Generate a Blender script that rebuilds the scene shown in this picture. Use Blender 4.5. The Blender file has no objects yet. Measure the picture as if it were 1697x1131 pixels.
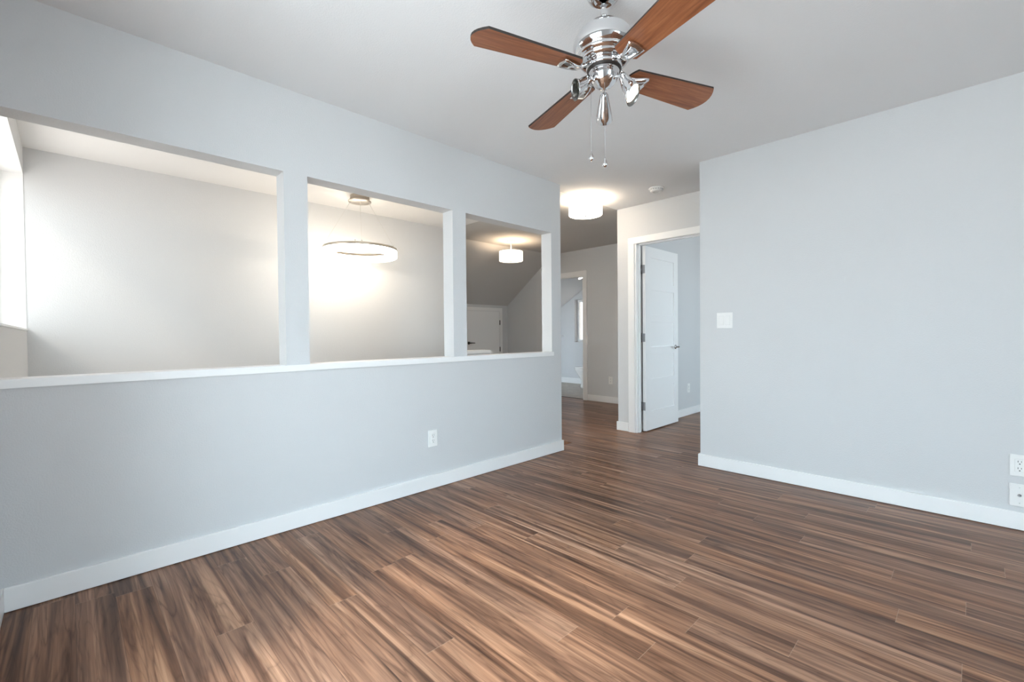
import bpy, bmesh, math, random
from mathutils import Vector, Matrix
random.seed(7)
PI = math.pi
SC = bpy.context.scene
COL = SC.collection

# ------------------------------------------------------------------ camera
CAM_H = 1.075
F_PX, YAW, PITCH, ROLL = 751.1118, 0.796556, -0.0146411, -0.00888489
fw = Vector((-math.sin(YAW)*math.cos(PITCH), math.cos(YAW)*math.cos(PITCH), math.sin(PITCH)))
r0 = Vector((math.cos(YAW), math.sin(YAW), 0)); u0 = r0.cross(fw)
rt = math.cos(ROLL)*r0 + math.sin(ROLL)*u0
up = -math.sin(ROLL)*r0 + math.cos(ROLL)*u0
cd = bpy.data.cameras.new('camera'); cam = bpy.data.objects.new('camera', cd); COL.objects.link(cam)
cd.sensor_width = 36.0; cd.lens = F_PX*36.0/1697.0; cd.clip_start = 0.02
cam.matrix_world = Matrix(((rt.x, up.x, -fw.x, 0), (rt.y, up.y, -fw.y, 0), (rt.z, up.z, -fw.z, CAM_H), (0, 0, 0, 1)))
SC.camera = cam

# ------------------------------------------------------------------ look
SC.view_settings.view_transform = 'Standard'
SC.view_settings.look = 'None'
SC.view_settings.gamma = 1.0
SC.view_settings.use_curve_mapping = False
SC.view_settings.exposure = 0.24
SC.cycles.diffuse_bounces = 8
SC.cycles.max_bounces = 14

# ------------------------------------------------------------------ daylight
SKY_S, GROUND_S = 13.0, 10.5
w = bpy.data.worlds.new('overcast_sky'); SC.world = w; w.use_nodes = True
nt = w.node_tree; nt.nodes.clear()
tc = nt.nodes.new('ShaderNodeTexCoord'); sx = nt.nodes.new('ShaderNodeSeparateXYZ')
mr = nt.nodes.new('ShaderNodeMapRange'); mr.inputs[1].default_value = -0.15; mr.inputs[2].default_value = 0.12
mx = nt.nodes.new('ShaderNodeMix'); mx.data_type = 'RGBA'
mx.inputs[6].default_value = (0.84*GROUND_S, 0.90*GROUND_S, 0.95*GROUND_S, 1)
mx.inputs[7].default_value = (0.725*SKY_S, 0.875*SKY_S, 1.0*SKY_S, 1)
bg = nt.nodes.new('ShaderNodeBackground'); wo = nt.nodes.new('ShaderNodeOutputWorld')
L = nt.links.new
L(tc.outputs['Generated'], sx.inputs[0]); L(sx.outputs[2], mr.inputs[0]); L(mr.outputs[0], mx.inputs[0])
L(mx.outputs[2], bg.inputs[0]); L(bg.outputs[0], wo.inputs[0])

def portal(name, loc, size_x, size_z, rot):
    d = bpy.data.lights.new(name, 'AREA'); d.shape = 'RECTANGLE'; d.size = size_x; d.size_y = size_z
    d.cycles.is_portal = True
    o = bpy.data.objects.new(name, d); COL.objects.link(o); o.location = loc; o.rotation_euler = rot
    return o
# area-light portals only guide the sampling of the sky through the window openings, real and added
WIN_MAIN = (-1.50, -0.15, 0.06, 2.12)     # x0 x1 z0 z1 in the front wall
WIN_STAIR = (-4.73, -2.95, 1.132, 2.247)
WIN_LAND_ADDED = (-4.20, -3.20, -0.90, 0.20)    # unseen low window added to brighten the undersides of the openings
WIN_SIDE_ADDED = (-0.15, 1.45, 0.12, 1.95)        # y0 y1 z0 z1 in the back wall; unseen window added to light the left wall
WIN_BED = (5.0, 6.8, 0.6, 2.2)           # y0 y1 z0 z1 in the bedroom's side wall
WIN_BATH = (-6.057, -5.70, 0.90, 1.81)   # x0 x1 z0 z1
portal('sky_portal_main', (-0.825, -0.42, 1.09), 1.35, 2.06, (-PI/2, 0, 0))
portal('sky_portal_stair', (-3.84, -0.42, 1.69), 1.78, 1.12, (-PI/2, 0, 0))
portal('sky_portal_landing_fill', (-3.70, -0.42, -0.35), 1.0, 1.1, (-PI/2, 0, 0))
portal('sky_portal_side_fill', (4.02, 0.65, 1.035), 1.83, 1.6, (0, PI/2, 0))
portal('sky_portal_bedroom', (1.32, 5.9, 1.4), 1.6, 1.8, (0, PI/2, 0))
portal('sky_portal_bath', (-5.88, 8.04, 1.355), 0.36, 0.91, (PI/2, 0, 0))

sd_ = bpy.data.lights.new('hazy_sun', 'SUN'); sd_.energy = 3.5; sd_.angle = math.radians(9); sd_.color = (1.0, 0.93, 0.82)
so_ = bpy.data.objects.new('hazy_sun', sd_); COL.objects.link(so_); so_.location = (2, -6, 8)
so_.rotation_euler = Vector((-0.24, 0.70, -0.68)).to_track_quat('-Z', 'Y').to_euler()

# ------------------------------------------------------------------ materials
def srgb(r, g, b):
    f = lambda c: (c/12.92 if c <= 0.04045 else ((c+0.055)/1.055)**2.4)
    return (f(r/255), f(g/255), f(b/255), 1)

def pmat(name, col, rough=0.5, metal=0.0, spec=0.5, bump=0.0, bscale=200.0, emit=None, emit_s=0.0):
    m = bpy.data.materials.new(name); m.use_nodes = True
    b = m.node_tree.nodes['Principled BSDF']
    b.inputs['Base Color'].default_value = col; b.inputs['Roughness'].default_value = rough
    b.inputs['Metallic'].default_value = metal; b.inputs['Specular IOR Level'].default_value = spec
    if emit is not None:
        b.inputs['Emission Color'].default_value = emit; b.inputs['Emission Strength'].default_value = emit_s
    nt = m.node_tree
    t = nt.nodes.new('ShaderNodeTexCoord')
    n = nt.nodes.new('ShaderNodeTexNoise'); n.inputs['Scale'].default_value = bscale; n.inputs['Detail'].default_value = 3
    nt.links.new(t.outputs['Object'], n.inputs['Vector'])
    if bump > 0:
        bp = nt.nodes.new('ShaderNodeBump'); bp.inputs['Strength'].default_value = bump; bp.inputs['Distance'].default_value = 0.004
        nt.links.new(n.outputs[0], bp.inputs['Height']); nt.links.new(bp.outputs[0], b.inputs['Normal'])
    else:
        r = nt.nodes.new('ShaderNodeMapRange'); r.inputs[3].default_value = rough*0.97; r.inputs[4].default_value = min(1, rough*1.03)
        nt.links.new(n.outputs[0], r.inputs[0]); nt.links.new(r.outputs[0], b.inputs['Roughness'])
    return m

M = {}
M['wall'] = pmat('greige_wall_paint', (0.632, 0.64, 0.65, 1), 0.75, spec=0.25, bump=0.35, bscale=150)
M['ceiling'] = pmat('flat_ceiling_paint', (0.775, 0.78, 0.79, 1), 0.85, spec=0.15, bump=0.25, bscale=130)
M['hall_shade_paint'] = pmat('shaded_hall_ceiling_paint', (0.60, 0.59, 0.575, 1), 0.85, spec=0.15, bump=0.25, bscale=130)  # ceiling paint darkened to put the hall's shade into the colour
M['ceiling_white'] = pmat('white_ceiling_paint', (0.80, 0.79, 0.78, 1), 0.85, spec=0.15, bump=0.25, bscale=130)
M['trim'] = pmat('white_satin_trim', (0.86, 0.86, 0.86, 1), 0.35, spec=0.45)
M['plate'] = pmat('white_plastic', (0.83, 0.83, 0.82, 1), 0.35)
M['plate_darker'] = pmat('darker_white_plastic', (0.72, 0.72, 0.71, 1), 0.4)  # slightly darker white for rims and screw heads
M['slot'] = pmat('dark_slot', (0.10, 0.10, 0.10, 1), 0.6)
M['chrome'] = pmat('polished_chrome', (0.74, 0.74, 0.75, 1), 0.06, metal=1.0)
M['chrome_dull'] = pmat('dull_chrome', (0.45, 0.45, 0.46, 1), 0.3, metal=1.0)
M['nickel'] = pmat('brushed_nickel', (0.62, 0.56, 0.49, 1), 0.28, metal=1.0)
M['hinge'] = pmat('satin_nickel_hinge', (0.30, 0.30, 0.31, 1), 0.4, metal=1.0)
M['black'] = pmat('matt_black_metal', (0.02, 0.018, 0.016, 1), 0.45)
M['edge'] = pmat('dark_blade_edge', (0.018, 0.012, 0.010, 1), 0.5)
M['porcelain'] = pmat('white_porcelain', (0.85, 0.85, 0.84, 1), 0.12)
M['carpet'] = pmat('pale_stair_carpet', (0.76, 0.74, 0.71, 1), 0.95, bump=0.6, bscale=400)  # unseen carpet lightened to bounce light up under the openings
M['frame'] = pmat('white_vinyl_frame', (0.85, 0.85, 0.85, 1), 0.35)
M['cable'] = pmat('steel_cable', (0.55, 0.53, 0.50, 1), 0.35, metal=1.0)
M['lens_off'] = pmat('unlit_bulb_glass', (0.05, 0.045, 0.03, 1), 0.15)
M['shade_in'] = pmat('shade_inner_reflector', (0.25, 0.25, 0.24, 1), 0.25, metal=1.0)
M['crystal'] = pmat('clear_crystal', (0.93, 0.94, 0.95, 1), 0.02)
M['crystal'].node_tree.nodes['Principled BSDF'].inputs['Transmission Weight'].default_value = 0.85

def emission(name, col, s):
    m = bpy.data.materials.new(name); m.use_nodes = True; nt = m.node_tree
    nt.nodes.remove(nt.nodes['Principled BSDF'])
    e = nt.nodes.new('ShaderNodeEmission'); e.inputs[0].default_value = col; e.inputs[1].default_value = s
    nt.links.new(e.outputs[0], nt.nodes['Material Output'].inputs[0])
    return m
WARM = (1.0, 0.86, 0.68, 1)
M['shade_lit'] = emission('lit_fabric_shade', (1.0, 0.85, 0.67, 1), 10.5)
M['shade_lit_soft'] = emission('lit_fabric_shade_soft', (1.0, 0.86, 0.68, 1), 2.4)
M['acrylic_lit'] = emission('lit_acrylic_ring', (1.0, 0.87, 0.70, 1), 24.0)
M['bulb_lit'] = emission('lit_bulb', (1.0, 0.84, 0.62, 1), 30.0)
M['downlight_lit'] = emission('lit_downlight', (1.0, 0.97, 0.93, 1), 12.0)

def glass_mat(name='window_glass', tint=(0.96, 0.98, 0.97, 1)):
    m = bpy.data.materials.new(name); m.use_nodes = True; nt = m.node_tree
    nt.nodes.remove(nt.nodes['Principled BSDF'])
    tr = nt.nodes.new('ShaderNodeBsdfTransparent'); gl = nt.nodes.new('ShaderNodeBsdfGlossy'); gl.inputs['Roughness'].default_value = 0.02
    tr.inputs[0].default_value = tint
    lw = nt.nodes.new('ShaderNodeLayerWeight'); lw.inputs[0].default_value = 0.5
    pw = nt.nodes.new('ShaderNodeMath'); pw.operation = 'POWER'; pw.inputs[1].default_value = 5.0; nt.links.new(lw.outputs['Facing'], pw.inputs[0])
    fr = nt.nodes.new('ShaderNodeMath'); fr.operation = 'MULTIPLY_ADD'; fr.inputs[1].default_value = 0.9; fr.inputs[2].default_value = 0.04; nt.links.new(pw.outputs[0], fr.inputs[0])
    mi = nt.nodes.new('ShaderNodeMixShader')
    nt.links.new(fr.outputs[0], mi.inputs[0]); nt.links.new(tr.outputs[0], mi.inputs[1]); nt.links.new(gl.outputs[0], mi.inputs[2])
    nt.links.new(mi.outputs[0], nt.nodes['Material Output'].inputs[0])
    return m
M['glass'] = glass_mat()
M['glass_dim'] = glass_mat('dimmed_window_glass', (0.42, 0.39, 0.36, 1))  # clear pane darkened to cut the daylight entering the bathroom
M['glass_dim_soft'] = glass_mat('half_dimmed_window_glass', (0.60, 0.57, 0.54, 1))  # dark tint added to weaken the daylight in the stairwell

class NG:
    """small helper for building node graphs"""
    def __init__(s, m): s.nt = m.node_tree
    def n(s, t, **kw):
        o = s.nt.nodes.new(t)
        for k, v in kw.items(): setattr(o, k, v)
        return o
    def l(s, a, b): s.nt.links.new(a, b)
    def math(s, op, a, b=None, c=None):
        o = s.n('ShaderNodeMath', operation=op)
        for i, v in enumerate((a, b, c)):
            if v is None: continue
            if isinstance(v, (int, float)): o.inputs[i].default_value = v
            else: s.l(v, o.inputs[i])
        return o.outputs[0]
    def comb(s, x, y, z):
        o = s.n('ShaderNodeCombineXYZ')
        for i, v in enumerate((x, y, z)):
            if isinstance(v, (int, float)): o.inputs[i].default_value = v
            else: s.l(v, o.inputs[i])
        return o.outputs[0]
    def noise(s, vec, scale, detail=4, rough=0.55, dist=0.0):
        o = s.n('ShaderNodeTexNoise'); s.l(vec, o.inputs['Vector'])
        o.inputs['Scale'].default_value = scale; o.inputs['Detail'].default_value = detail
        o.inputs['Roughness'].default_value = rough; o.inputs['Distortion'].default_value = dist
        return o.outputs[0]
    def ramp(s, fac, stops):
        o = s.n('ShaderNodeValToRGB'); s.l(fac, o.inputs[0]); e = o.color_ramp.elements
        while len(e) < len(stops): e.new(0.5)
        for i, (p, c) in enumerate(stops): e[i].position = p; e[i].color = c
        return o.outputs[0]
    def mix(s, fac, a, b, bt='MIX'):
        o = s.n('ShaderNodeMix', data_type='RGBA', blend_type=bt)
        for i, v in ((0, fac), (6, a), (7, b)):
            if isinstance(v, (int, float)): o.inputs[i].default_value = v
            elif isinstance(v, tuple): o.inputs[i].default_value = v
            else: s.l(v, o.inputs[i])
        return o.outputs[2]

def plank_floor():
    m = bpy.data.materials.new('walnut_plank_floor'); m.use_nodes = True
    g = NG(m); b = m.node_tree.nodes['Principled BSDF']
    t = g.n('ShaderNodeTexCoord'); s = g.n('ShaderNodeSeparateXYZ'); g.l(t.outputs['Object'], s.inputs[0])
    X, Y = s.outputs[0], s.outputs[1]
    W, LN = 0.12, 1.22
    yr = g.math('DIVIDE', g.math('SUBTRACT', Y, 0.0015), W)
    row = g.math('FLOOR', yr); fy = g.math('FRACT', yr)
    wn = g.n('ShaderNodeTexWhiteNoise', noise_dimensions='1D'); g.l(row, wn.inputs['W'])
    xr = g.math('ADD', g.math('DIVIDE', X, LN), g.math('MULTIPLY', wn.outputs[0], 7.0))
    colm = g.math('FLOOR', xr); fx = g.math('FRACT', xr)
    w2 = g.n('ShaderNodeTexWhiteNoise', noise_dimensions='2D'); g.l(g.comb(row, colm, 0), w2.inputs['Vector'])
    sc = g.n('ShaderNodeSeparateColor'); g.l(w2.outputs['Color'], sc.inputs[0])
    r1, r2, r3 = sc.outputs[0], sc.outputs[1], sc.outputs[2]
    ox = g.math('MULTIPLY', r1, 41.0); oy = g.math('MULTIPLY', r2, 23.0)
    # streaks running with the board
    v1 = g.comb(g.math('ADD', g.math('MULTIPLY', X, 0.8), ox), g.math('ADD', g.math('MULTIPLY', Y, 24.0), oy), g.math('MULTIPLY', r3, 9.0))
    n1 = g.noise(v1, 1.0, 5, 0.56, 0.7)
    v2 = g.comb(g.math('ADD', g.math('MULTIPLY', X, 0.8), oy), g.math('ADD', g.math('MULTIPLY', Y, 60.0), ox), r3)
    n2 = g.noise(v2, 1.0, 3, 0.55, 0.25)
    # cathedral figure: contour lines of a slow, stretched field
    v3 = g.comb(g.math('ADD', g.math('MULTIPLY', X, 0.75), oy), g.math('ADD', g.math('MULTIPLY', Y, 6.0), ox), g.math('MULTIPLY', r1, 5.0))
    n3 = g.noise(v3, 1.0, 3, 0.5, 0.6)
    rings = g.math('FRACT', g.math('MULTIPLY', n3, 11.0))
    v5 = g.comb(g.math('ADD', g.math('MULTIPLY', X, 1.0), ox), g.math('ADD', g.math('MULTIPLY', Y, 14.0), oy), g.math('MULTIPLY', r2, 7.0))
    n5 = g.noise(v5, 1.0, 4, 0.5, 0.9)
    vein = g.math('ABSOLUTE', g.math('SUBTRACT', n5, 0.5))
    # fine pores
    v4 = g.comb(g.math('MULTIPLY', X, 14.0), g.math('MULTIPLY', Y, 420.0), r1)
    n4 = g.noise(v4, 1.0, 2, 0.5, 0.0)
    base = g.ramp(n1, [(0.27, srgb(74, 51, 40)), (0.41, srgb(110, 77, 58)), (0.53, srgb(142, 102, 77)), (0.72, srgb(184, 141, 110))])
    fine = g.ramp(n2, [(0.30, (0.68, 0.66, 0.65, 1)), (0.52, (1.0, 1.0, 1.0, 1)), (0.72, (1.18, 1.17, 1.15, 1))])
    c = g.mix(0.85, base, fine, 'MULTIPLY')
    ringc = g.ramp(rings, [(0.0, (0.45, 0.41, 0.40, 1)), (0.10, (0.86, 0.85, 0.84, 1)), (0.35, (1.04, 1.04, 1.03, 1)), (0.85, (1.08, 1.07, 1.05, 1)), (1.0, (0.72, 0.69, 0.67, 1))])
    c = g.mix(0.45, c, ringc, 'MULTIPLY')
    c = g.mix(0.75, c, g.ramp(vein, [(0.0, (0.46, 0.42, 0.41, 1)), (0.016, (0.70, 0.67, 0.66, 1)), (0.05, (1.0, 1.0, 1.0, 1)), (1.0, (1.06, 1.06, 1.05, 1))]), 'MULTIPLY')
    pore = g.ramp(n4, [(0.3, (0.86, 0.85, 0.84, 1)), (0.6, (1.03, 1.03, 1.03, 1))])
    c = g.mix(0.5, c, pore, 'MULTIPLY')
    hs = g.n('ShaderNodeHueSaturation'); g.l(c, hs.inputs['Color'])
    g.l(g.math('ADD', g.math('MULTIPLY', r3, 0.10), 0.99), hs.inputs['Value'])
    g.l(g.math('ADD', g.math('MULTIPLY', r2, 0.12), 0.86), hs.inputs['Saturation'])
    c = hs.outputs[0]
    # seams: long seams darker, butt ends a pale bevel
    ey = g.math('MINIMUM', fy, g.math('SUBTRACT', 1.0, fy))
    sy = g.math('LESS_THAN', ey, 0.006)
    ex = g.math('MINIMUM', fx, g.math('SUBTRACT', 1.0, fx))
    sxm = g.math('LESS_THAN', ex, 0.0009)
    c = g.mix(g.math('MULTIPLY', sy, 0.55), c, srgb(60, 46, 40))
    c = g.mix(g.math('MULTIPLY', sxm, 0.42), c, srgb(170, 146, 128))
    g.l(c, b.inputs['Base Color'])
    rr = g.n('ShaderNodeMapRange'); g.l(n2, rr.inputs[0]); rr.inputs[3].default_value = 0.26; rr.inputs[4].default_value = 0.40
    g.l(rr.outputs[0], b.inputs['Roughness'])
    b.inputs['Specular IOR Level'].default_value = 0.17
    bp = g.n('ShaderNodeBump'); bp.inputs['Strength'].default_value = 0.12; bp.inputs['Distance'].default_value = 0.002
    hgt = g.math('SUBTRACT', g.math('MULTIPLY', n4, 0.25), g.math('MAXIMUM', sy, sxm))
    g.l(hgt, bp.inputs['Height']); g.l(bp.outputs[0], b.inputs['Normal'])
    return m
M['floor'] = plank_floor()

def vinyl_floor():
    m = bpy.data.materials.new('grey_vinyl_floor'); m.use_nodes = True
    g = NG(m); b = m.node_tree.nodes['Principled BSDF']
    t = g.n('ShaderNodeTexCoord')
    n = g.noise(t.outputs['Object'], 9.0, 6, 0.6, 0.8)
    g.l(g.ramp(n, [(0.3, srgb(140, 126, 112)), (0.7, srgb(178, 166, 150))]), b.inputs['Base Color'])
    b.inputs['Roughness'].default_value = 0.35
    return m
M['vinyl'] = vinyl_floor()

def blade_wood():
    m = bpy.data.materials.new('reddish_brown_blade_wood'); m.use_nodes = True
    g = NG(m); b = m.node_tree.nodes['Principled BSDF']
    t = g.n('ShaderNodeTexCoord'); s = g.n('ShaderNodeSeparateXYZ'); g.l(t.outputs['Object'], s.inputs[0])
    v = g.comb(g.math('MULTIPLY', s.outputs[0], 5.0), g.math('MULTIPLY', s.outputs[1], 70.0), s.outputs[2])
    n1 = g.noise(v, 1.0, 5, 0.6, 0.4)
    v2 = g.comb(g.math('MULTIPLY', s.outputs[0], 60.0), g.math('MULTIPLY', s.outputs[1], 500.0), s.outputs[2])
    n2 = g.noise(v2, 1.0, 2, 0.5, 0.0)
    c = g.ramp(n1, [(0.28, srgb(112, 66, 42)), (0.5, srgb(143, 88, 57)), (0.75, srgb(168, 110, 74))])
    c = g.mix(0.4, c, g.ramp(n2, [(0.3, (0.8, 0.78, 0.76, 1)), (0.7, (1.05, 1.05, 1.05, 1))]), 'MULTIPLY')
    g.l(c, b.inputs['Base Color']); b.inputs['Roughness'].default_value = 0.38
    return m
M['blade'] = blade_wood()

# ------------------------------------------------------------------ mesh helpers
def new_bm(): return bmesh.new()
def bx(bm, lo, hi, bev=0.0, mi=0):
    lo = Vector(lo); hi = Vector(hi)
    vs = [bm.verts.new((x, y, z)) for x in (lo.x, hi.x) for y in (lo.y, hi.y) for z in (lo.z, hi.z)]
    fs = [(0, 1, 3, 2), (4, 6, 7, 5), (0, 4, 5, 1), (2, 3, 7, 6), (0, 2, 6, 4), (1, 5, 7, 3)]
    faces = [bm.faces.new([vs[i] for i in f]) for f in fs]
    for f in faces: f.material_index = mi
    if bev > 0:
        es = {e for f in faces for e in f.edges}
        bmesh.ops.bevel(bm, geom=list(es), offset=bev, segments=2, profile=0.6, affect='EDGES')
    return bm
def frame_axes(d):
    d = Vector(d).normalized()
    a = Vector((0, 0, 1)) if abs(d.z) < 0.95 else Vector((1, 0, 0))
    x = d.cross(a).normalized(); y = d.cross(x).normalized()
    return x, y, d
def lathe(bm, prof, n=48, mat=None, mi=0, smooth=True, cap=False):
    """revolve (r, z) pairs about local z; mat places it"""
    mat = mat or Matrix.Identity(4); rings = []
    for r, z in prof:
        if r < 1e-6: rings.append([bm.verts.new(mat @ Vector((0, 0, z)))])
        else: rings.append([bm.verts.new(mat @ Vector((r*math.cos(2*PI*k/n), r*math.sin(2*PI*k/n), z))) for k in range(n)])
    for a, b in zip(rings, rings[1:]):
        for k in range(n):
            k2 = (k+1) % n
            if len(a) == 1 and len(b) == 1: continue
            if len(a) == 1: f = bm.faces.new((a[0], b[k], b[k2]))
            elif len(b) == 1: f = bm.faces.new((a[k], b[0], a[k2]))
            else: f = bm.faces.new((a[k], b[k], b[k2], a[k2]))
            f.smooth = smooth; f.material_index = mi
    return bm
def tube(bm, pts, r, n=12, mi=0, cap=True):
    pts = [Vector(p) for p in pts]; rings = []
    for i, p in enumerate(pts):
        d = (pts[min(i+1, len(pts)-1)] - pts[max(i-1, 0)])
        x, y, _ = frame_axes(d); rr = r[i] if isinstance(r, (list, tuple)) else r
        rings.append([bm.verts.new(p + rr*(math.cos(2*PI*k/n)*x + math.sin(2*PI*k/n)*y)) for k in range(n)])
    for a, b in zip(rings, rings[1:]):
        for k in range(n):
            f = bm.faces.new((a[k], a[(k+1) % n], b[(k+1) % n], b[k])); f.smooth = True; f.material_index = mi
    if cap:
        bm.faces.new(rings[0]).material_index = mi; bm.faces.new(rings[-1]).material_index = mi
    return bm
def prism(bm, outline, z0, z1, axis='z', mi=0, mi_side=None):
    """extrude a 2-D outline; axis z: (x,y), axis y: (x,z), axis x: (y,z)"""
    P = {'z': lambda a, b, c: (a, b, c), 'y': lambda a, b, c: (a, c, b), 'x': lambda a, b, c: (c, a, b)}[axis]
    lo = [bm.verts.new(P(a, b, z0)) for a, b in outline]; hi = [bm.verts.new(P(a, b, z1)) for a, b in outline]
    f = bm.faces.new(lo); f.material_index = mi; f = bm.faces.new(hi); f.material_index = mi
    n = len(outline)
    for k in range(n):
        f = bm.faces.new((lo[k], lo[(k+1) % n], hi[(k+1) % n], hi[k])); f.material_index = mi if mi_side is None else mi_side
    return bm
def obj(name, bm, mats, parent=None, loc=None):
    bmesh.ops.recalc_face_normals(bm, faces=bm.faces)
    me = bpy.data.meshes.new(name); bm.to_mesh(me); bm.free()
    for m in (mats if isinstance(mats, (list, tuple)) else [mats]): me.materials.append(m)
    o = bpy.data.objects.new(name, me); COL.objects.link(o)
    if parent: o.parent = parent
    if loc is not None: o.location = loc
    return o
def tag(o, label=None, cat=None, group=None, kind=None):
    for k, v in (('label', label), ('category', cat), ('group', group), ('kind', kind)):
        if v: o[k] = v
    return o
def thing(name, label, cat, loc=(0, 0, 0), rz=0.0, group=None, kind=None):
    o = bpy.data.objects.new(name, None); COL.objects.link(o); o.empty_display_size = 0.1
    o.location = loc; o.rotation_euler = (0, 0, rz)
    return tag(o, label, cat, group, kind)
def struct(name, bm, mat, label, cat, parent=None):
    return tag(obj(name, bm, mat, parent), label, cat, None, 'structure')
def copy_thing(src, loc, rz, label, group=None):
    r = src.copy(); COL.objects.link(r); r.location = loc; r.rotation_euler = (0, 0, rz); r['label'] = label
    if group: r['group'] = group
    for ch in list(src.children):
        c = ch.copy(); COL.objects.link(c); c.parent = r
        for gch in list(ch.children):
            d = gch.copy(); COL.objects.link(d); d.parent = c
    return r

# ------------------------------------------------------------------ the setting
H = 2.44
PXF, PXB = -2.66, -2.778          # partition faces
PYE = 3.232                       # partition's free end
YF = -0.212                      # inner face of front wall
XB = 3.80                         # inner face of back wall (out of frame)
RY = 3.634                        # right wall
DWY = 4.36                        # wall with the open door
FARY = 5.97                       # hall's far wall
SX = -4.73                        # stairwell's far wall
SY = 3.54                         # edge of the stairwell
LOW = -1.45

# floors
bm = new_bm()
bx(bm, (PXB, YF, -0.12), (XB+0.1, SY, 0)); bx(bm, (-6.34, SY, -0.12), (XB+0.1, FARY+0.06, 0)); bx(bm, (-2.7, FARY+0.06, -0.12), (1.3, 8.6, 0))
struct('floor', bm, M['floor'], 'brown walnut plank floor running through room and hall', 'floor')
bm = new_bm(); bx(bm, (-6.72, FARY+0.06, -0.12), (-3.78, 7.94, 0.002)); bx(bm, (-5.2, FARY+0.035, 0.0), (-4.44, FARY+0.075, 0.006), 0.002, mi=1)
struct('floor_bathroom', bm, [M['vinyl'], M['edge']], 'grey vinyl floor seen through the narrow bathroom doorway', 'floor')

# ceilings
bm = new_bm(); bx(bm, (PXB, YF-0.2, H), (XB+0.2, SY, H+0.12)); bx(bm, (PXB, SY, H), (XB+0.2, FARY, H+0.12)); bx(bm, (-2.7, FARY, H), (1.4, 8.7, H+0.12))
struct('ceiling', bm, M['ceiling'], 'flat painted ceiling over the living room', 'ceiling')
sl = 0.73
bm = new_bm(); bx(bm, (-5.09, SY, H), (PXB, FARY, H+0.12))
prism(bm, [(-5.09, H), (-6.34, H-sl*1.25), (-6.34, H-sl*1.25+0.14), (-5.09, H+0.12)], SY-0.12, FARY, 'y')
struct('ceiling_hall', bm, M['hall_shade_paint'], 'shaded hall ceiling, part of it sloping down to the low wall', 'ceiling')
bm = new_bm(); bx(bm, (SX-0.12, YF-0.2, H-0.004), (PXB, SY, H+0.12))
struct('ceiling_stairwell', bm, M['ceiling_white'], 'bright white ceiling above the stairwell behind the openings', 'ceiling')
bm = new_bm()
zb = lambda x: 1.994+0.604*(x+5.878)
prism(bm, [(-3.78, H), (-5.14, H), (-6.72, zb(-6.72)), (-6.72, zb(-6.72)+0.15), (-5.14, H+0.12), (-3.78, H+0.12)], FARY+0.06, 7.94, 'y')
struct('ceiling_bathroom', bm, M['ceiling_white'], 'sloped white ceiling inside the bathroom', 'ceiling')

# the partition with its three openings
bm = new_bm()
bx(bm, (PXB, YF, LOW), (PXF, PYE, 0.88))
for a, b_ in ((0.858, 0.985), (2.008, 2.130), (3.103, PYE)): bx(bm, (PXB, a, 0.88 if a > 3 else 0.915), (PXF, b_, 1.983))
bx(bm, (PXB, YF, 1.983), (PXF, PYE, H))
struct('wall_left', bm, M['wall'], 'pale grey half wall with two posts and three openings', 'wall')
bm = new_bm(); prism(bm, [(PXB-0.012, YF), (PXF+0.013, YF), (PXF+0.013, 3.118), (PXF, 3.118), (PXF, 3.103), (PXB-0.012, 3.103)], 0.88, 0.915, 'z')
bmesh.ops.bevel(bm, geom=list(bm.edges), offset=0.0025, segments=2, affect='EDGES')
struct('trim_1', bm, M['trim'], 'long white ledge capping the half wall under the openings', 'ledge')

# right wall and the rest of the main room
bm = new_bm(); bx(bm, (-1.55, RY, 0), (XB, RY+0.12, H))
struct('wall_right', bm, M['wall'], 'plain pale grey wall on the right with the light switch', 'wall')

def wall_with_hole(bm, lo, hi, holes, axis):
    """box wall from lo to hi; holes = (a0, a1, z0, z1) along x (axis 'x') or y (axis 'y')"""
    i = 0 if axis == 'x' else 1
    cur = lo[i]
    def put(a0, a1, z0, z1):
        if a1-a0 < 1e-4 or z1-z0 < 1e-4: return
        l = list(lo); h = list(hi); l[i] = a0; h[i] = a1; l[2] = z0; h[2] = z1; bx(bm, l, h)
    for a0, a1, z0, z1 in sorted(holes):
        put(cur, a0, lo[2], hi[2]); put(a0, a1, lo[2], z0); put(a0, a1, z1, hi[2]); cur = a1
    put(cur, hi[i], lo[2], hi[2])
    return bm
bm = new_bm(); wall_with_hole(bm, (SX-0.12, YF-0.2, 0.8), (PXB, YF, H), [WIN_STAIR], 'x'); wall_with_hole(bm, (SX-0.12, YF-0.2, LOW), (PXB, YF, 0.8), [WIN_LAND_ADDED], 'x'); wall_with_hole(bm, (PXB, YF-0.2, LOW), (XB+0.2, YF, H), [WIN_MAIN], 'x')
struct('wall_front', bm, M['wall'], 'window wall behind the camera continuing into the stairwell', 'wall')
bm = new_bm(); wall_with_hole(bm, (XB, YF, 0), (XB+0.2, RY+0.12, H), [WIN_SIDE_ADDED], 'y'); bx(bm, (XB, RY+0.12, 0), (XB+0.2, DWY+0.11, H))
struct('wall_back', bm, M['wall'], 'side wall out of frame to the right', 'wall')

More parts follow.
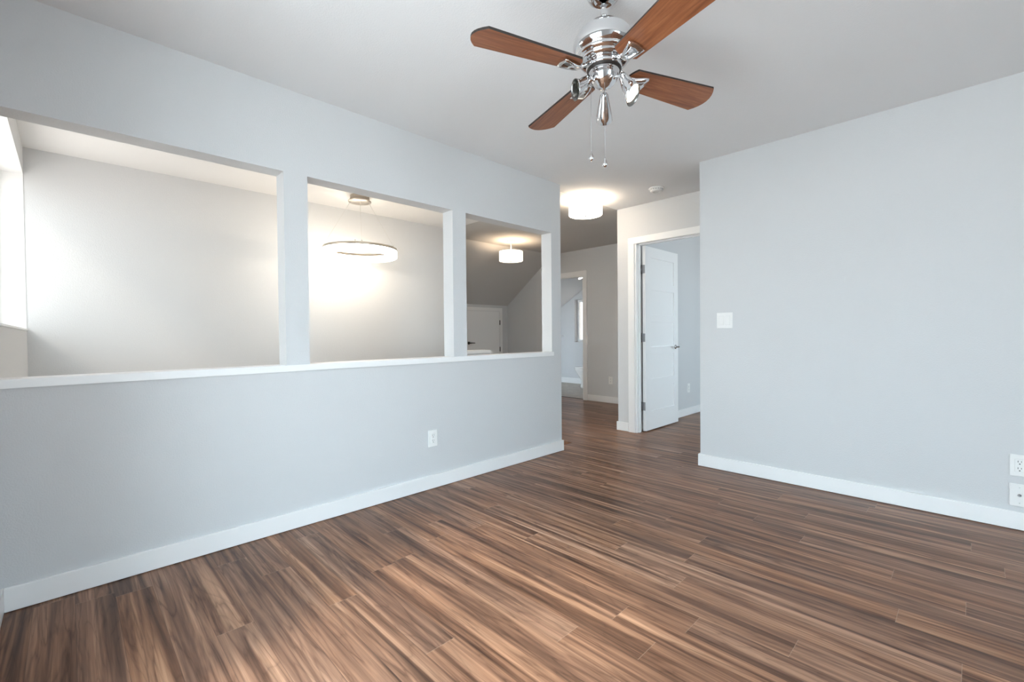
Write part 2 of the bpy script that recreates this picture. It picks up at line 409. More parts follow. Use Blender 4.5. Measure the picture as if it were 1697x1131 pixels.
# stairwell
bm = new_bm(); bx(bm, (SX-0.12, YF, LOW), (SX, SY, H)); bx(bm, (-6.34, SY-0.12, 0), (SX-0.12, SY, H))
bx(bm, (PXB, SY-0.02, LOW), (PXF+0.05, SY, -0.12)); bx(bm, (SX, SY, LOW), (PXB, SY+0.02, -0.12))
struct('wall_stairwell', bm, M['wall'], 'pale wall behind the hanging ring lamp', 'wall')
bm = new_bm()
for k in range(7): bx(bm, (-3.83, SY-0.26*(k+1), LOW), (PXB, SY-0.26*k, -0.18*(k+1)))
bx(bm, (SX, YF, LOW), (PXB, SY-1.82, -1.262)); bx(bm, (SX, SY-1.82, LOW-0.05), (-3.83, SY, LOW))
struct('stairs', bm, M['carpet'], 'pale carpeted stairs going down behind the half wall', 'stairs')
bm = new_bm()
prism(bm, [(3.46, 0.865), (3.0, 0.865), (1.74, -0.02), (1.74, LOW), (3.46, LOW)], -4.01, -3.905, 'x')
prism(bm, [(3.475, 0.866), (3.0, 0.866), (1.74, -0.019), (1.74, 0.015), (2.99, 0.899), (3.465, 0.899), (3.475, 0.889)], -4.02, -3.895, 'x', mi=1)
struct('wall_stair_guard', bm, [M['wall'], M['trim']], 'low guard wall with white cap glimpsed through the smallest opening', 'wall')

# hall
bm = new_bm(); bx(bm, (-6.34, SY, 0), (-6.22, FARY, 1.66))
struct('wall_knee', bm, M['wall'], 'low wall under the sloped hall ceiling', 'wall')
bm = new_bm(); wall_with_hole(bm, (-6.34, FARY, 0), (-2.776, FARY+0.11, H+0.05), [(-5.2, -4.44, 0.0, 2.02)], 'x')
struct('wall_hall', bm, M['wall'], 'shaded far wall of the hall with bathroom doorway', 'wall')
DO0, DO1, DOZ = -2.562, -1.775, 2.045
bm = new_bm(); wall_with_hole(bm, (-2.776, DWY, 0), (XB, DWY+0.11, H), [(DO0, DO1, 0.0, DOZ)], 'x'); bx(bm, (-2.776, DWY+0.11, 0), (-2.62, 8.6, H))
struct('wall_doorway', bm, M['wall'], 'wall holding the open white door', 'wall')
bm = new_bm(); bx(bm, (-2.62, 8.5, 0), (1.2, 8.6, H)); wall_with_hole(bm, (1.1, DWY+0.11, 0), (1.3, 8.5, H), [WIN_BED], 'y')
struct('wall_bedroom', bm, M['wall'], 'far walls of the room behind the open door', 'wall')
bm = new_bm(); wall_with_hole(bm, (-6.72, 7.82, 0), (-3.78, 7.98, H+0.05), [WIN_BATH], 'x'); bx(bm, (-6.72, FARY+0.11, 0), (-6.6, 7.82, 1.8)); bx(bm, (-3.9, FARY+0.11, 0), (-3.78, 7.82, H))
struct('wall_bathroom', bm, M['wall'], 'bathroom walls around the narrow bright window', 'wall')

# baseboards
BT, BH = 0.014, 0.097
bm = new_bm(); bx(bm, (PXF, YF+BT, 0.003), (PXF+BT, PYE+BT, BH), 0.002); bx(bm, (PXB-BT, PYE, 0.003), (PXF, PYE+BT, BH), 0.002)
struct('baseboard_left', bm, M['trim'], 'white baseboard along the half wall', 'baseboard')
bm = new_bm(); bx(bm, (-1.55-BT, RY-BT, 0.003), (XB, RY, BH), 0.002); bx(bm, (-1.55-BT, RY, 0.003), (-1.55, RY+0.12, BH), 0.002)
struct('baseboard_right', bm, M['trim'], 'white baseboard along the right wall', 'baseboard')
bm = new_bm(); bx(bm, (PXF, YF, 0.003), (WIN_MAIN[0]-0.08, YF+BT, BH), 0.002)
struct('baseboard_front', bm, M['trim'], 'short white baseboard at the bottom left corner of the photo', 'baseboard')
bm = new_bm(); bx(bm, (-4.365, FARY-BT, 0.003), (-2.776, FARY, BH), 0.002); bx(bm, (-6.22, FARY-BT, 0.003), (-5.275, FARY, BH), 0.002)
struct('baseboard_hall', bm, M['trim'], 'white baseboard on the far hall wall below the outlet', 'baseboard')
bm = new_bm(); bx(bm, (-2.776-BT, DWY-BT, 0.003), (-2.641, DWY, BH), 0.002); bx(bm, (-2.776-BT, DWY, 0.003), (-2.776, FARY, BH), 0.002)
struct('baseboard_doorway', bm, M['trim'], 'short white baseboard left of the open door frame', 'baseboard')
bm = new_bm(); bx(bm, (-2.62, DWY+0.13, 0.003), (-2.62+BT, 8.5, BH), 0.002)
struct('baseboard_bedroom', bm, M['trim'], 'white baseboard visible past the open door', 'baseboard')
bm = new_bm(); bx(bm, (-6.6, 7.82-BT, 0.003), (-3.9, 7.82, BH+0.02), 0.002)
struct('baseboard_bathroom', bm, M['trim'], 'white baseboard at the back of the bathroom', 'baseboard')

# ------------------------------------------------------------------ door casings
bm = new_bm()
CW = 0.075
bx(bm, (DO0-CW, DWY-0.017, 0), (DO0, DWY, DOZ-0.012), 0.002); bx(bm, (DO1, DWY-0.017, 0), (DO1+CW, DWY, DOZ-0.012), 0.002)
bx(bm, (DO0-CW, DWY-0.017, DOZ-0.012), (DO1+CW, DWY, DOZ+0.058), 0.002)
bx(bm, (DO0, DWY-0.004, 0), (DO0+0.018, DWY+0.112, DOZ-0.012)); bx(bm, (DO1-0.018, DWY-0.004, 0), (DO1, DWY+0.112, DOZ-0.012)); bx(bm, (DO0, DWY-0.004, DOZ-0.012), (DO1, DWY+0.112, DOZ))
bx(bm, (DO0+0.018, DWY+0.030, 0), (DO0+0.030, DWY+0.066, DOZ-0.012)); bx(bm, (DO0+0.018, DWY+0.030, DOZ-0.026), (DO1-0.018, DWY+0.066, DOZ-0.012)); bx(bm, (DO1-0.030, DWY+0.030, 0), (DO1-0.018, DWY+0.066, DOZ-0.026))
bx(bm, (DO0-0.055, DWY+0.11, 0), (DO0+0.004, DWY+0.127, DOZ), 0.002)  # bedroom-side strip added to keep the hinge gap dark
struct('trim_2', bm, M['trim'], 'white casing and jamb around the open door', 'door frame')
bm = new_bm(); x0, x1 = -5.2, -4.44
bx(bm, (x0-0.07, FARY-0.017, 0), (x0, FARY, 2.02), 0.002); bx(bm, (x1, FARY-0.017, 0), (x1+0.07, FARY, 2.02), 0.002); bx(bm, (x0-0.07, FARY-0.017, 2.02), (x1+0.07, FARY, 2.095), 0.002)
bx(bm, (x0, FARY-0.004, 0), (x0+0.016, FARY+0.112, 2.004)); bx(bm, (x1-0.016, FARY-0.004, 0), (x1, FARY+0.112, 2.004)); bx(bm, (x0, FARY-0.004, 2.004), (x1, FARY+0.112, 2.02))
struct('trim_3', bm, M['trim'], 'white casing around the far bathroom doorway', 'door frame')

# ------------------------------------------------------------------ open five-panel door (hinged at DO0, swung 90 degrees into the bedroom)
def lever(parent, side, name='lever_handle', mat='chrome'):
    """lever set at the parent's origin: rose, neck, lever pointing to -y; side +1/-1 along x"""
    m = Matrix.Rotation(side*PI/2, 4, 'Y')
    bm = new_bm()
    lathe(bm, [(0, 0.0), (0.026, 0.0), (0.026, 0.004), (0.022, 0.009), (0.011, 0.011), (0.0105, 0.04), (0.0, 0.04)], 24, m)
    h = side*0.046
    tube(bm, [(h-side*0.012, 0, 0), (h, 0, 0), (h+side*0.002, -0.012, 0), (h, -0.05, 0.001), (h-side*0.003, -0.085, 0), (h-side*0.006, -0.112, -0.001)], [0.0105, 0.011, 0.0105, 0.009, 0.008, 0.0065], 12)
    return obj(name, bm, M[mat], parent)
def hinge(parent, loc, name='hinge', mat='hinge', lx=(0.0, 0.0), ly=(0.0, 0.03), hh=0.045):
    bm = new_bm(); tube(bm, [(0, 0, -hh), (0, 0, hh)], 0.0065, 12)
    for k in (-1, 1): lathe(bm, [(0, hh+0.005), (0.004, hh+0.003), (0.005, hh)] if k > 0 else [(0.005, -hh), (0.004, -hh-0.003), (0, -hh-0.005)], 12)
    if lx: bx(bm, (-0.002, -0.001, -hh), (lx[1], 0.002, hh)) if lx[1] else None
    if ly: bx(bm, (-0.0015, -0.0015, -hh), (0.0015, ly[1], hh))
    return obj(name, bm, M[mat], parent, loc)

door = thing('door_1', 'open white five-panel door with chrome lever, swung into the next room', 'door', (-2.5075, 4.452, 0), kind='structure')
bm = new_bm()
T2, DLEN, Z0, Z1 = 0.0175, 0.765, 0.012, 2.018
tops = [1.900, 1.547, 1.195, 0.841, 0.487]; PHH = 0.270; p0, p1 = 0.112, 0.665
bx(bm, (-T2, 0, Z0), (T2, p0, Z1), 0.0015); bx(bm, (-T2, p1, Z0), (T2, DLEN, Z1), 0.0015)
edges = [Z1]
for t in tops: edges += [t, t-PHH]
edges.append(Z0)
for k in range(0, len(edges), 2): bx(bm, (-T2, p0-0.001, edges[k+1]), (T2, p1+0.001, edges[k]), 0.0015)
leaf = obj('door_leaf', bm, M['trim'], door)
for t in tops:
    bm = new_bm(); bx(bm, (-T2+0.010, p0-0.004, t-PHH-0.004), (T2-0.010, p1+0.004, t+0.004)); obj('door_panel', bm, M['trim'], leaf)
for z in (1.768, 1.027, 0.281): hinge(door, (-0.026, -0.004, z), ly=None, lx=(0, 0.040))
hd = obj('handle', bx(new_bm(), (-T2-0.001, -0.001, -0.001), (T2+0.001, 0.001, 0.001)), M['chrome'], door, (0, 0.692, 0.911))
lv = lever(hd, 1); lv.location = (T2, 0, 0); lv = lever(hd, -1); lv.location = (-T2, 0, 0)
bm = new_bm(); bx(bm, (-0.011, DLEN-0.001, 0.88), (0.011, DLEN+0.001, 0.94)); obj('latch_plate', bm, M['hinge'], door)

# access door in the knee wall
kd = thing('door_2', 'small flat white access door with black lever below the sloped ceiling', 'door', (-6.22, 4.96, 0), kind='structure')
bm = new_bm(); bx(bm, (0.0, 0.0, 0.02), (0.012, 0.79, 1.50), 0.002); obj('door_leaf', bm, M['trim'], kd)
for z in (1.297, 0.801): hinge(kd, (0.016, 0.793, z), mat='black', lx=None, ly=(0, 0.012), hh=0.042)
hd = lever(kd, 1, 'handle', 'black'); hd.location = (0.012, 0.05, 0.928); hd.scale = (1, -1, 1)
bm = new_bm(); bx(bm, (PXF*0-6.2215, 4.89, 0), (-6.205, 4.957, 1.505), 0.002); bx(bm, (-6.2215, 5.755, 0), (-6.205, 5.822, 1.505), 0.002); bx(bm, (-6.2215, 4.89, 1.505), (-6.205, 5.822, 1.566), 0.002)
struct('trim_4', bm, M['trim'], 'white casing around the small access door', 'door frame')

# ------------------------------------------------------------------ windows
def window(name, label, kind_axis, a0, a1, z0, z1, at, mulls, glass='glass'):
    """frame of 5 cm with mullions at fractions; kind_axis 'x': spans x at y = at; 'y': spans y at x = at"""
    wd = thing(name, label, 'window', (0, 0, 0), kind='structure')
    def B(bm, a, b_, c, d, t0=-0.03, t1=0.03, bev=0.003):
        if kind_axis == 'x': bx(bm, (a, at+t0, c), (b_, at+t1, d), bev)
        else: bx(bm, (at+t0, a, c), (at+t1, b_, d), bev)
    bm = new_bm(); f = 0.05
    B(bm, a0, a0+f, z0, z1); B(bm, a1-f, a1, z0, z1); B(bm, a0+f, a1-f, z0, z0+f); B(bm, a0+f, a1-f, z1-f, z1)
    for q in mulls:
        c = a0+(a1-a0)*q; B(bm, c-0.03, c+0.03, z0+f, z1-f)
    fr = obj('window_frame', bm, M['frame'], wd)
    bm = new_bm(); B(bm, a0+f-0.005, a1-f+0.005, z0+f-0.005, z1-f+0.005, -0.003, 0.003, 0); obj('pane', bm, M[glass], wd)
    return wd
window('window_1', 'wide sliding glass window behind the camera', 'x', *WIN_MAIN, YF-0.14, (0.5,))
window('window_2', 'stairwell window recessed beside the far left corner', 'x', *WIN_STAIR, YF-0.17, (0.5,), 'glass_dim_soft')
x0, x1, z0, z1 = WIN_STAIR
bm = new_bm(); bx(bm, (x0, YF-0.138, z0), (x0+0.004, YF-0.001, z1)); bx(bm, (x0+0.004, YF-0.138, z1-0.004), (x1, YF-0.001, z1)); bx(bm, (x0+0.004, YF-0.138, z0), (x1, YF+0.006, z0+0.012), 0.002)
struct('trim_5', bm, M['trim'], 'white lining of the window recess at the far left', 'window trim')
window('window_added_6', 'unseen low window added to light the undersides of the openings', 'x', *WIN_LAND_ADDED, YF-0.14, (0.5,), 'glass_dim_soft')
window('window_added_3', 'unseen window added in the side wall to light the left wall', 'y', *WIN_SIDE_ADDED, XB+0.12, (0.5,))
window('window_4', 'window of the room behind the open door', 'y', *WIN_BED, 1.22, (0.5,))
window('window_5', 'narrow bright window inside the bathroom', 'x', *WIN_BATH, 7.945, (), 'glass_dim')

# ------------------------------------------------------------------ ceiling fan
FX, FY = -1.043, 1.548
fan = thing('ceiling_fan', 'chrome ceiling fan with four brown wooden blades and three spotlights', 'ceiling fan', (FX, FY, H))
def fz(z): return z-H
bm = new_bm(); lathe(bm, [(0, fz(2.44)), (0.066, fz(2.44)), (0.068, fz(2.434)), (0.066, fz(2.424)), (0.060, fz(2.412)), (0.050, fz(2.4045)), (0.044, fz(2.403)), (0.036, fz(2.408)), (0.018, fz(2.409))], 48)
obj('canopy', bm, M['chrome'], fan)
bm = new_bm(); tube(bm, [(0, 0, fz(2.415)), (0, 0, fz(2.308))], 0.0128, 24); obj('downrod', bm, M['chrome'], fan)
bm = new_bm()
lathe(bm, [(0.0135, fz(2.332)), (0.022, fz(2.331)), (0.024, fz(2.324)), (0.034, fz(2.318)), (0.038, fz(2.313)), (0.042, fz(2.310)), (0.062, fz(2.302)), (0.084, fz(2.288)), (0.103, fz(2.269)), (0.116, fz(2.247)), (0.1225, fz(2.226)), (0.1225, fz(2.216)),
           (0.119, fz(2.203)), (0.112, fz(2.192)), (0.106, fz(2.188)), (0.105, fz(2.185)), (0.109, fz(2.181)), (0.108, fz(2.175)), (0.099, fz(2.171)), (0.094, fz(2.169)), (0.0935, fz(2.166)), (0.096, fz(2.163)), (0.094, fz(2.157)), (0.082, fz(2.153)), (0.0, fz(2.153))], 64)
obj('motor_housing', bm, M['chrome'], fan)
bm = new_bm(); lathe(bm, [(0.0, fz(2.155)), (0.066, fz(2.155)), (0.0705, fz(2.151)), (0.0705, fz(2.134)), (0.069, fz(2.131)), (0.0, fz(2.131))], 56); obj('switch_housing', bm, M['chrome'], fan)
bm = new_bm(); lathe(bm, [(0.0, fz(2.131)), (0.0675, fz(2.131)), (0.0675, fz(2.124)), (0.0, fz(2.124))], 56); obj('gasket', bm, M['edge'], fan)
bm = new_bm(); lathe(bm, [(0.0, fz(2.125)), (0.060, fz(2.125)), (0.0605, fz(2.117)), (0.058, fz(2.112)), (0.0575, fz(2.108)), (0.055, fz(2.096)), (0.049, fz(2.082)), (0.041, fz(2.072)), (0.034, fz(2.067)), (0.031, fz(2.064)), (0.027, fz(2.060)), (0.017, fz(2.056)), (0.008, fz(2.054)), (0.006, fz(2.048)), (0, fz(2.047))], 56)
obj('light_kit_bowl', bm, M['chrome'], fan)
ANG0 = math.radians(160.34)
def blade_mesh():
    out = []
    hw = lambda r: 0.052+(r-0.135)/(0.524-0.135)*(0.0745-0.052)
    for k in range(9):                              # tip arc
        a = -1+2*k/8; out.append((0.524+0.036*(1-a*a), 0.0745*a))
    for k in range(1, 12): r = 0.524+(0.135-0.524)*k/12; out.append((r, hw(r)))
    for k in range(9):
        a = 1-2*k/8; out.append((0.135-0.020*(1-a*a), 0.052*a))
    for k in range(1, 12): r = 0.135+(0.524-0.135)*k/12; out.append((r, -hw(r)))
    bm = new_bm(); prism(bm, out, -0.0042, 0.0042, 'z', 0, 1)
    bmesh.ops.transform(bm, matrix=Matrix.Rotation(math.radians(-10.12), 4, 'X'), verts=bm.verts)
    return bm
def iron_mesh():
    """flared chrome bracket: narrow at the hub, opening to a scooped plate under the blade"""
    secs = [(0.060, 0.013, 0.020, 0.003), (0.078, 0.0125, 0.012, 0.004), (0.098, 0.013, -0.002, 0.005), (0.120, 0.016, -0.013, 0.006), (0.142, 0.022, -0.0165, 0.006), (0.164, 0.029, -0.0160, 0.006), (0.182, 0.034, -0.0145, 0.005), (0.196, 0.037, -0.0130, 0.004)]
    bm = new_bm(); rows = []
    tilt = math.tan(math.radians(-10.12))
    for i, (r, hw_, z, rim) in enumerate(secs):
        row = []; f = min(1, max(0, (r-0.085)/0.05))
        for t, dz, dr in ((-1.0, 0.0, 0.003), (-0.86, -rim, 0.004), (-0.5, -rim*0.7, 0.007), (0.0, -rim*0.45, 0.009), (0.5, -rim*0.7, 0.007), (0.86, -rim, 0.004), (1.0, 0.0, 0.003)):
            flare = dr*max(0, (r-0.15)/0.05)
            row.append((r+flare, hw_*t, z+dz+hw_*t*tilt*f))
        rows.append(row)
    lowv = [[bm.verts.new(p) for p in row] for row in rows]
    topv = [[bm.verts.new((p[0], p[1], p[2]+0.006)) for p in row] for row in rows]
    n = 7
    for i in range(len(rows)-1):
        for k in range(n-1):
            f = bm.faces.new((lowv[i][k], lowv[i][k+1], lowv[i+1][k+1], lowv[i+1][k])); f.smooth = True
            f = bm.faces.new((topv[i][k], topv[i+1][k], topv[i+1][k+1], topv[i][k+1])); f.smooth = True
        for k in (0, n-1): bm.faces.new((lowv[i][k], lowv[i+1][k], topv[i+1][k], topv[i][k]))
    for i in (0, len(rows)-1):
        for k in range(n-1): bm.faces.new((lowv[i][k], lowv[i][k+1], topv[i][k+1], topv[i][k]))
    return bm
ZB = 2.124
b0 = i0 = None
for k in range(4):
    a = ANG0+k*PI/2
    if k == 0:
        b0 = obj('blade', blade_mesh(), [M['blade'], M['edge']], fan); i0 = obj('blade_iron', iron_mesh(), M['chrome'], b0); bl = b0
    else:
        bl = b0.copy(); COL.objects.link(bl); bl.parent = fan
        ir = i0.copy(); COL.objects.link(ir); ir.parent = bl
    bl.location = (0, 0, fz(ZB)); bl.rotation_euler = (0, 0, a)

# spotlights on the light kit
def spot(az, start, end, lit, twist):
    """bullet shade whose axis runs start -> end (local to the fan)"""
    s, e = Vector(start), Vector(end); d = (e-s); ln = d.length
    x, y, z = frame_axes(d)
    ref = Vector((0, 0, -1)); yy = (ref - z*ref.dot(z)).normalized() if abs(z.z) < 0.98 else Vector((math.cos(az), math.sin(az), 0))
    xx = yy.cross(z)
    m = Matrix(((xx.x, yy.x, z.x, s.x), (xx.y, yy.y, z.y, s.y), (xx.z, yy.z, z.z, s.z), (0, 0, 0, 1)))
    hd = bpy.data.objects.new('spotlight', None); COL.objects.link(hd); hd.parent = fan
    ca, sa = math.cos(az), math.sin(az)
    bm = new_bm(); piv = s + z*0.022 - yy*0.004
    tube(bm, [(0.040*ca, 0.040*sa, fz(2.085)), (0.062*ca, 0.062*sa, fz(2.082)), piv], 0.0055, 12)
    tube(bm, [(0.038*ca, 0.038*sa, fz(2.085)), (0.050*ca, 0.050*sa, fz(2.084))], 0.0095, 16)
    obj('arm', bm, M['chrome'], hd)
    prof = [(0.006, 0.0), (0.013, 0.003), (0.0165, 0.012), (0.020, 0.03), (0.0265, 0.06), (0.0315, 0.085), (0.0345, ln)]
    bm = new_bm(); lathe(bm, [(0, 0)]+prof+[(0.0325, ln), (0.0295, 0.085), (0.0245, 0.06), (0.018, 0.035), (0.0, 0.03)], 40)
    for v in bm.verts:                                   # oblique cut of the mouth
        if v.co.z > ln-0.03: v.co.z += twist*v.co.y*0.9
    for f in bm.faces:
        c = f.calc_center_median(); f.material_index = 0
    for f in list(bm.faces)[(len(prof))*40:]: f.material_index = 1
    bmesh.ops.transform(bm, matrix=m, verts=bm.verts)
    obj('shade', bm, [M['chrome'], M['shade_in']], hd)
    bm = new_bm()
    zb_ = ln-(0.012 if lit else 0.03)
    lathe(bm, [(0, zb_), (0.020, zb_), (0.0285 if lit else 0.0235, zb_-0.002), (0.022, zb_-0.02), (0.0, zb_-0.03)], 32)
    for v in bm.verts: v.co.z += twist*v.co.y*(0.85 if lit else 0.3)
    bmesh.ops.transform(bm, matrix=m, verts=bm.verts)
    obj('bulb', bm, M['bulb_lit'] if lit else M['lens_off'], hd)
    if lit:
        ld = bpy.data.lights.new('fan_spot_light', 'SPOT'); ld.energy = 14; ld.color = (1.0, 0.82, 0.60); ld.spot_size = math.radians(75); ld.spot_blend = 0.7; ld.shadow_soft_size = 0.025
        lo = bpy.data.objects.new('fan_spot_light', ld); COL.objects.link(lo); lo.parent = hd
        p = e + z*0.03; lo.location = p; lo.rotation_euler = (-z).to_track_quat('Z', 'Y').to_euler()
    return hd
def pol(az, r, z): return (r*math.cos(az), r*math.sin(az), fz(z))
AZF = math.atan2(FY, FX)
spot(AZF+2*PI/3, pol(AZF+2*PI/3, 0.058, 2.090), pol(AZF+2*PI/3, 0.128, 2.030), False, 0.7)
spot(AZF-2*PI/3, pol(AZF-2*PI/3, 0.078, 2.083), pol(AZF-2*PI/3, 0.126, 1.985), True, 0.7)
spot(AZF, pol(AZF, 0.042, 2.062), pol(AZF, 0.122, 1.985), False, 0.25)
# pull chains
def pull_chain(px, py, z0, z1):
    ch = bpy.data.objects.new('pull_chain', None); COL.objects.link(ch); ch.parent = fan; ch.location = (px, py, fz(z0))
    n = int((z0-z1)/0.0042); bm = new_bm()
    tube(bm, [(0, 0, 0.004), (0, 0, -(z0-z1))], 0.0006, 6)
    for k in range(n): lathe(bm, [(0, 0.0015-k*0.0042), (0.0013, -k*0.0042), (0, -0.0015-k*0.0042)], 6)
    obj('bead_chain', bm, M['chrome_dull'], ch)
    bm = new_bm(); L0 = -(z0-z1)
    lathe(bm, [(0, L0), (0.0022, L0-0.001), (0.003, L0-0.006), (0.0072, L0-0.017), (0.0108, L0-0.026), (0.0115, L0-0.031), (0.0092, L0-0.037), (0.0045, L0-0.0405), (0, L0-0.0415)], 20)
    obj('teardrop_pendant', bm, M['chrome'], ch)
R_AX = Vector((math.sin(AZF), -math.cos(AZF)))      # to the viewer's right
pull_chain(R_AX.x*-0.052, R_AX.y*-0.052, 2.115, 1.812)
pull_chain(R_AX.x*0.002-0.03*math.cos(AZF), R_AX.y*0.002-0.03*math.sin(AZF), 2.068, 1.772)

# ------------------------------------------------------------------ ring pendant over the stairs
PX_, PY_ = -4.20, 2.05
ring = thing('ring_pendant', 'glowing white ring pendant lamp on thin cables above the stairwell', 'pendant lamp', (PX_, PY_, H-0.004))
rz_ = lambda z: z-(H-0.004)
bm = new_bm(); lathe(bm, [(0, 0), (0.090, 0), (0.092, -0.003), (0.092, -0.046), (0.106, -0.048), (0.108, -0.052), (0.108, -0.058), (0.104, -0.062), (0, -0.062)], 48); obj('canopy', bm, M['nickel'], ring)
RO, RI = 0.345, 0.313
bm = new_bm(); lathe(bm, [(RI-0.001, rz_(1.906)), (RI-0.001, rz_(1.928)), (RO+0.001, rz_(1.928)), (RO+0.001, rz_(1.906)), (RI-0.001, rz_(1.906))], 96); fr = obj('ring_frame', bm, M['nickel'], ring)
bm = new_bm(); lathe(bm, [(RI, rz_(1.9055)), (RI, rz_(1.846)), (RI+0.005, rz_(1.841)), (RO-0.006, rz_(1.841)), (RO, rz_(1.847)), (RO, rz_(1.9055)), (RI, rz_(1.9055))], 96); obj('light_ring', bm, M['acrylic_lit'], ring)
view_az = math.atan2(PY_, PX_)
for da in (90+8, -90-25, 182, 172):
    a = view_az+math.radians(da); rm = (RO+RI)/2
    bm = new_bm(); tube(bm, [(rm*math.cos(a), rm*math.sin(a), rz_(1.927)), (rm*math.cos(a), rm*math.sin(a), rz_(1.945))], 0.006, 12); obj('cable_peg', bm, M['chrome'], fr)
for da in (90+8, -90-25, 182):
    a = view_az+math.radians(da); rm = (RO+RI)/2
    bm = new_bm(); tube(bm, [(0.085*math.cos(a), 0.085*math.sin(a), -0.06), (rm*math.cos(a), rm*math.sin(a), rz_(1.945))], 0.0009, 6); obj('suspension_cable', bm, M['cable'], ring)

# ------------------------------------------------------------------ drum ceiling lights
def drum(name, label, loc, stem, r, h, watts, shade='shade_lit'):
    t = thing(name, label, 'ceiling light', loc)
    bm = new_bm(); lathe(bm, [(0, 0), (0.062, 0), (0.063, -0.012), (0.058, -0.018), (0, -0.018)], 40)
    if stem > 0.05: tube(bm, [(0, 0, -0.016), (0, 0, -stem-0.03)], 0.008, 16)
    obj('canopy', bm, M['frame'], t)
    zt, zb_ = -stem, -stem-h
    bm = new_bm(); lathe(bm, [(r-0.003, zt), (r, zt), (r, zb_), (r-0.002, zb_-0.003), (0.0, zb_-0.003), (0.0, zb_), (r-0.003, zb_), (r-0.003, zt)], 56); obj('drum_shade', bm, M[shade], t)
    bm = new_bm(); lathe(bm, [(0, zb_-0.003), (0.010, zb_-0.004), (0.011, zb_-0.010), (0.006, zb_-0.018), (0, zb_-0.02)], 20); obj('finial', bm, M['nickel'], t)
    for k in range(3):
        a = 2*PI*k/3+0.4
        bm = new_bm(); tube(bm, [(0.02*math.cos(a), 0.02*math.sin(a), zt+0.0), ((r-0.002)*math.cos(a), (r-0.002)*math.sin(a), zt-0.004)], 0.0025, 8); obj('shade_spoke', bm, M['nickel'], t)
    ld = bpy.data.lights.new('drum_bulb_light', 'POINT'); ld.energy = watts; ld.color = (1.0, 0.72, 0.46); ld.shadow_soft_size = 0.04
    lo = bpy.data.objects.new('drum_bulb_light', ld); COL.objects.link(lo); lo.parent = t; lo.location = (0.03, 0.0, zt-0.05)
    return t
drum('drum_ceiling_light', 'white drum light fixed close to the ceiling by the hall entrance', (-2.78, 3.78, H), 0.030, 0.168, 0.125, 36)
drum('drum_ceiling_light', 'white drum light on a short stem seen through the smallest opening', (-4.75, 4.64, H), 0.155, 0.1725, 0.135, 10, 'shade_lit_soft')

# bathroom downlight in the slope
ang = math.atan(0.604)
dl = thing('recessed_downlight', 'small round lit downlight in the bathroom ceiling', 'ceiling light', (-5.53, 7.35, zb(-5.53)-0.001)); dl.rotation_euler = (0, -ang, 0)
bm = new_bm(); lathe(bm, [(0.055, -0.002), (0.056, -0.008), (0.078, -0.006), (0.080, 0.0), (0.055, 0.0)], 40); obj('trim_ring', bm, M['frame'], dl)
bm = new_bm(); lathe(bm, [(0, -0.004), (0.056, -0.004)], 40); obj('lens', bm, M['downlight_lit'], dl)

# smoke detector
sd = thing('smoke_detector', 'round white smoke detector on the ceiling above the open door', 'smoke detector', (-2.105, 3.98, H))
bm = new_bm(); lathe(bm, [(0, 0), (0.070, 0), (0.071, -0.004), (0.069, -0.010), (0.060, -0.012), (0, -0.012)], 48); obj('base', bm, M['plate'], sd)
bm = new_bm(); lathe(bm, [(0.058, -0.012), (0.059, -0.020), (0.056, -0.030), (0.049, -0.035), (0.030, -0.037), (0.028, -0.034), (0.014, -0.034), (0.012, -0.037), (0, -0.038)], 48); cov = obj('cover', bm, M['plate'], sd)
bm = new_bm()
for k in range(16):
    a = 2*PI*k/16; c, s_ = math.cos(a), math.sin(a)
    prism(bm, [(0.0595*math.cos(a-0.12), 0.0595*math.sin(a-0.12)), (0.0595*math.cos(a+0.12), 0.0595*math.sin(a+0.12)), (0.057*c, 0.057*s_)], -0.0195, -0.0155)
obj('vent_slot', bm, M['slot'], cov)

# ------------------------------------------------------------------ switches and outlets (built facing -y, width along x)
def plate_bm(w_, h_, t=0.006):
    bm = new_bm(); bx(bm, (-w_/2, -t, -h_/2), (w_/2, 0, h_/2), 0.0025); return bm
def outlet(label, loc, rz, group=None, w_=0.073, h_=0.116):
    t = thing('wall_outlet', label, 'outlet', loc, rz, group)
    obj('cover_plate', plate_bm(w_, h_), M['plate'], t)
    bm = new_bm(); bx(bm, (-0.0170, -0.0085, -0.0340), (0.0170, -0.0055, 0.0340), 0.001); rc = obj('receptacle', bm, M['plate'], t)
    bm = new_bm()
    for zc in (0.018, -0.018):
        bx(bm, (-0.0075, -0.0089, zc-0.001), (-0.0050, -0.0084, zc+0.009)); bx(bm, (0.0050, -0.0089, zc), (0.0072, -0.0084, zc+0.008))
        bx(bm, (-0.0026, -0.0089, zc-0.0115), (0.0026, -0.0084, zc-0.006))
    obj('socket_slots', bm, M['slot'], rc)
    bm = new_bm(); bx(bm, (-0.0182, -0.0064, -0.0352), (0.0182, -0.0059, 0.0352)); obj('receptacle_rim', bm, M['plate_darker'], t)
    return t
outlet('white outlet low on the half wall below the openings', (PXF, 1.814, 0.352), PI/2)
outlet('white outlet at the right edge, above the cable plate', (0.169, RY, 0.347), 0)
outlet('white outlet on the shaded far hall wall', (-3.931, FARY, 0.351), 0)
outlet('white outlet on the wall past the open door', (-2.62, 5.778, 0.352), PI/2)
cx = thing('cable_plate', 'white wall plate with a single cable jack, right above the baseboard', 'wall plate', (0.169, RY, 0.187))
obj('cover_plate', plate_bm(0.074, 0.121), M['plate'], cx)
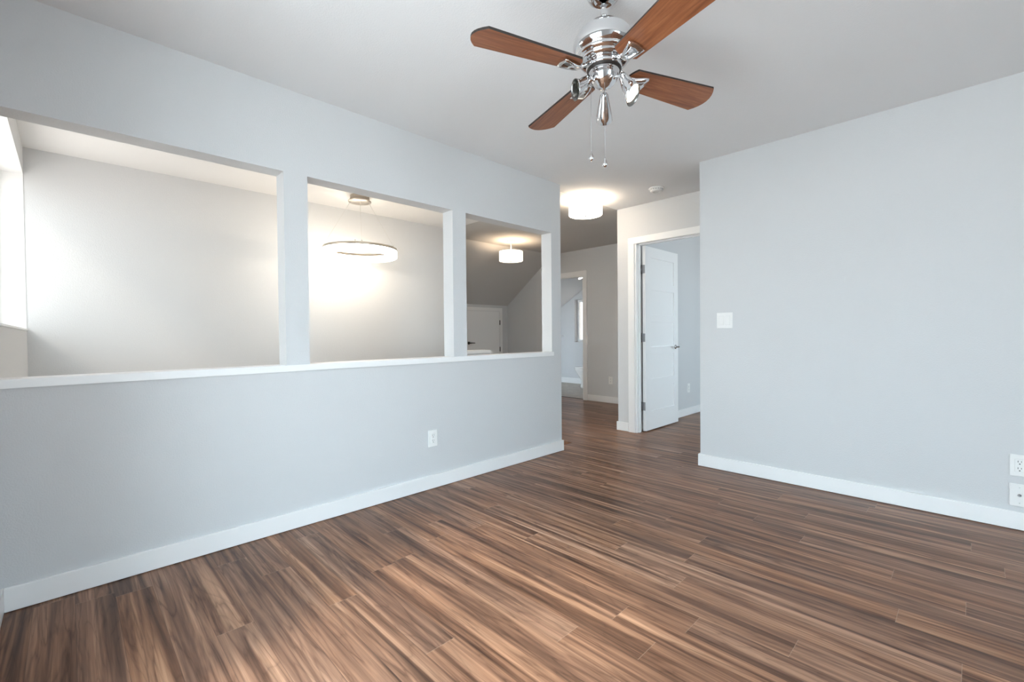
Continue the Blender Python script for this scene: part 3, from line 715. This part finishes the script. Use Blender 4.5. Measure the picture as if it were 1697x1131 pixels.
bm = new_bm(); m = Matrix.Rotation(PI/2, 4, 'X'); lathe(bm, [(0.0, 0.0055), (0.0075, 0.0055), (0.0075, 0.009), (0.005, 0.0095), (0.0048, 0.016), (0.0036, 0.0162), (0.0034, 0.010), (0.0, 0.010)], 24, m); obj('cable_jack', bm, M['chrome_dull'], cx)
for zc in (0.042, -0.042):
    bm = new_bm(); lathe(bm, [(0, 0.0058), (0.003, 0.0058), (0.0028, 0.0070), (0, 0.0072)], 16, Matrix.Translation((0, 0, zc)) @ m); obj('plate_screw', bm, M['plate_darker'], cx)
sw = thing('light_switch', 'white double rocker light switch beside the corner of the right wall', 'light switch', (-1.3575, RY, 1.168))
obj('cover_plate', plate_bm(0.117, 0.120), M['plate'], sw)
for i, xx in enumerate((-0.0235, 0.0235)):
    bm = new_bm(); bx(bm, (xx-0.0182, -0.0066, -0.0352), (xx+0.0182, -0.0059, 0.0352)); obj('rocker_rim', bm, M['plate_darker'], sw)
    bm = new_bm(); bx(bm, (xx-0.0165, -0.0095, -0.0330), (xx+0.0165, -0.0055, 0.0330), 0.001)
    for v in bm.verts:
        if v.co.y < -0.008: v.co.y += (0.0018 if (v.co.z > 0) == (i == 0) else -0.0008)
    obj('rocker', bm, M['plate'], sw)

# ------------------------------------------------------------------ bathroom glimpses
to = thing('toilet', 'white toilet partly hidden behind the bathroom door frame', 'toilet', (-5.33, 7.28, 0), PI/2)
def egg(bm, prof, n=40):
    """stack of egg-shaped rings: (half width, front length, back length, z)"""
    rings = []
    for hw_, fl, bk, z in prof:
        rg = []
        for k in range(n):
            a = 2*PI*k/n; s_, c = math.sin(a), math.cos(a)
            rg.append(bm.verts.new((hw_*s_, (fl if c > 0 else bk)*c, z)))
        rings.append(rg)
    for a, b_ in zip(rings, rings[1:]):
        for k in range(n): f = bm.faces.new((a[k], a[(k+1) % n], b_[(k+1) % n], b_[k])); f.smooth = True
    bm.faces.new(rings[0]); bm.faces.new(rings[-1])
    return bm
bm = new_bm(); egg(bm, [(0.105, 0.16, 0.22, 0.003), (0.100, 0.15, 0.22, 0.05), (0.095, 0.13, 0.22, 0.14), (0.12, 0.18, 0.22, 0.22), (0.165, 0.25, 0.22, 0.31), (0.182, 0.285, 0.22, 0.37), (0.183, 0.29, 0.22, 0.388)]); obj('bowl', bm, M['porcelain'], to)
bm = new_bm(); egg(bm, [(0.184, 0.295, 0.2, 0.389), (0.188, 0.30, 0.2, 0.397), (0.188, 0.30, 0.2, 0.412), (0.18, 0.29, 0.195, 0.420)]); obj('seat_lid', bm, M['porcelain'], to)
bm = new_bm(); bx(bm, (-0.20, -0.40, 0.38), (0.20, -0.215, 0.74), 0.02); tk = obj('tank', bm, M['porcelain'], to)
bm = new_bm(); bx(bm, (-0.21, -0.41, 0.741), (0.21, -0.205, 0.775), 0.008); obj('tank_lid', bm, M['porcelain'], tk)
bm = new_bm(); bx(bm, (-6.6, 7.66, 1.02), (-6.36, 7.82, 1.045), 0.003)
tag(obj('wall_shelf', bm, M['trim']), 'small white shelf edge at the left side of the bathroom doorway', 'shelf')
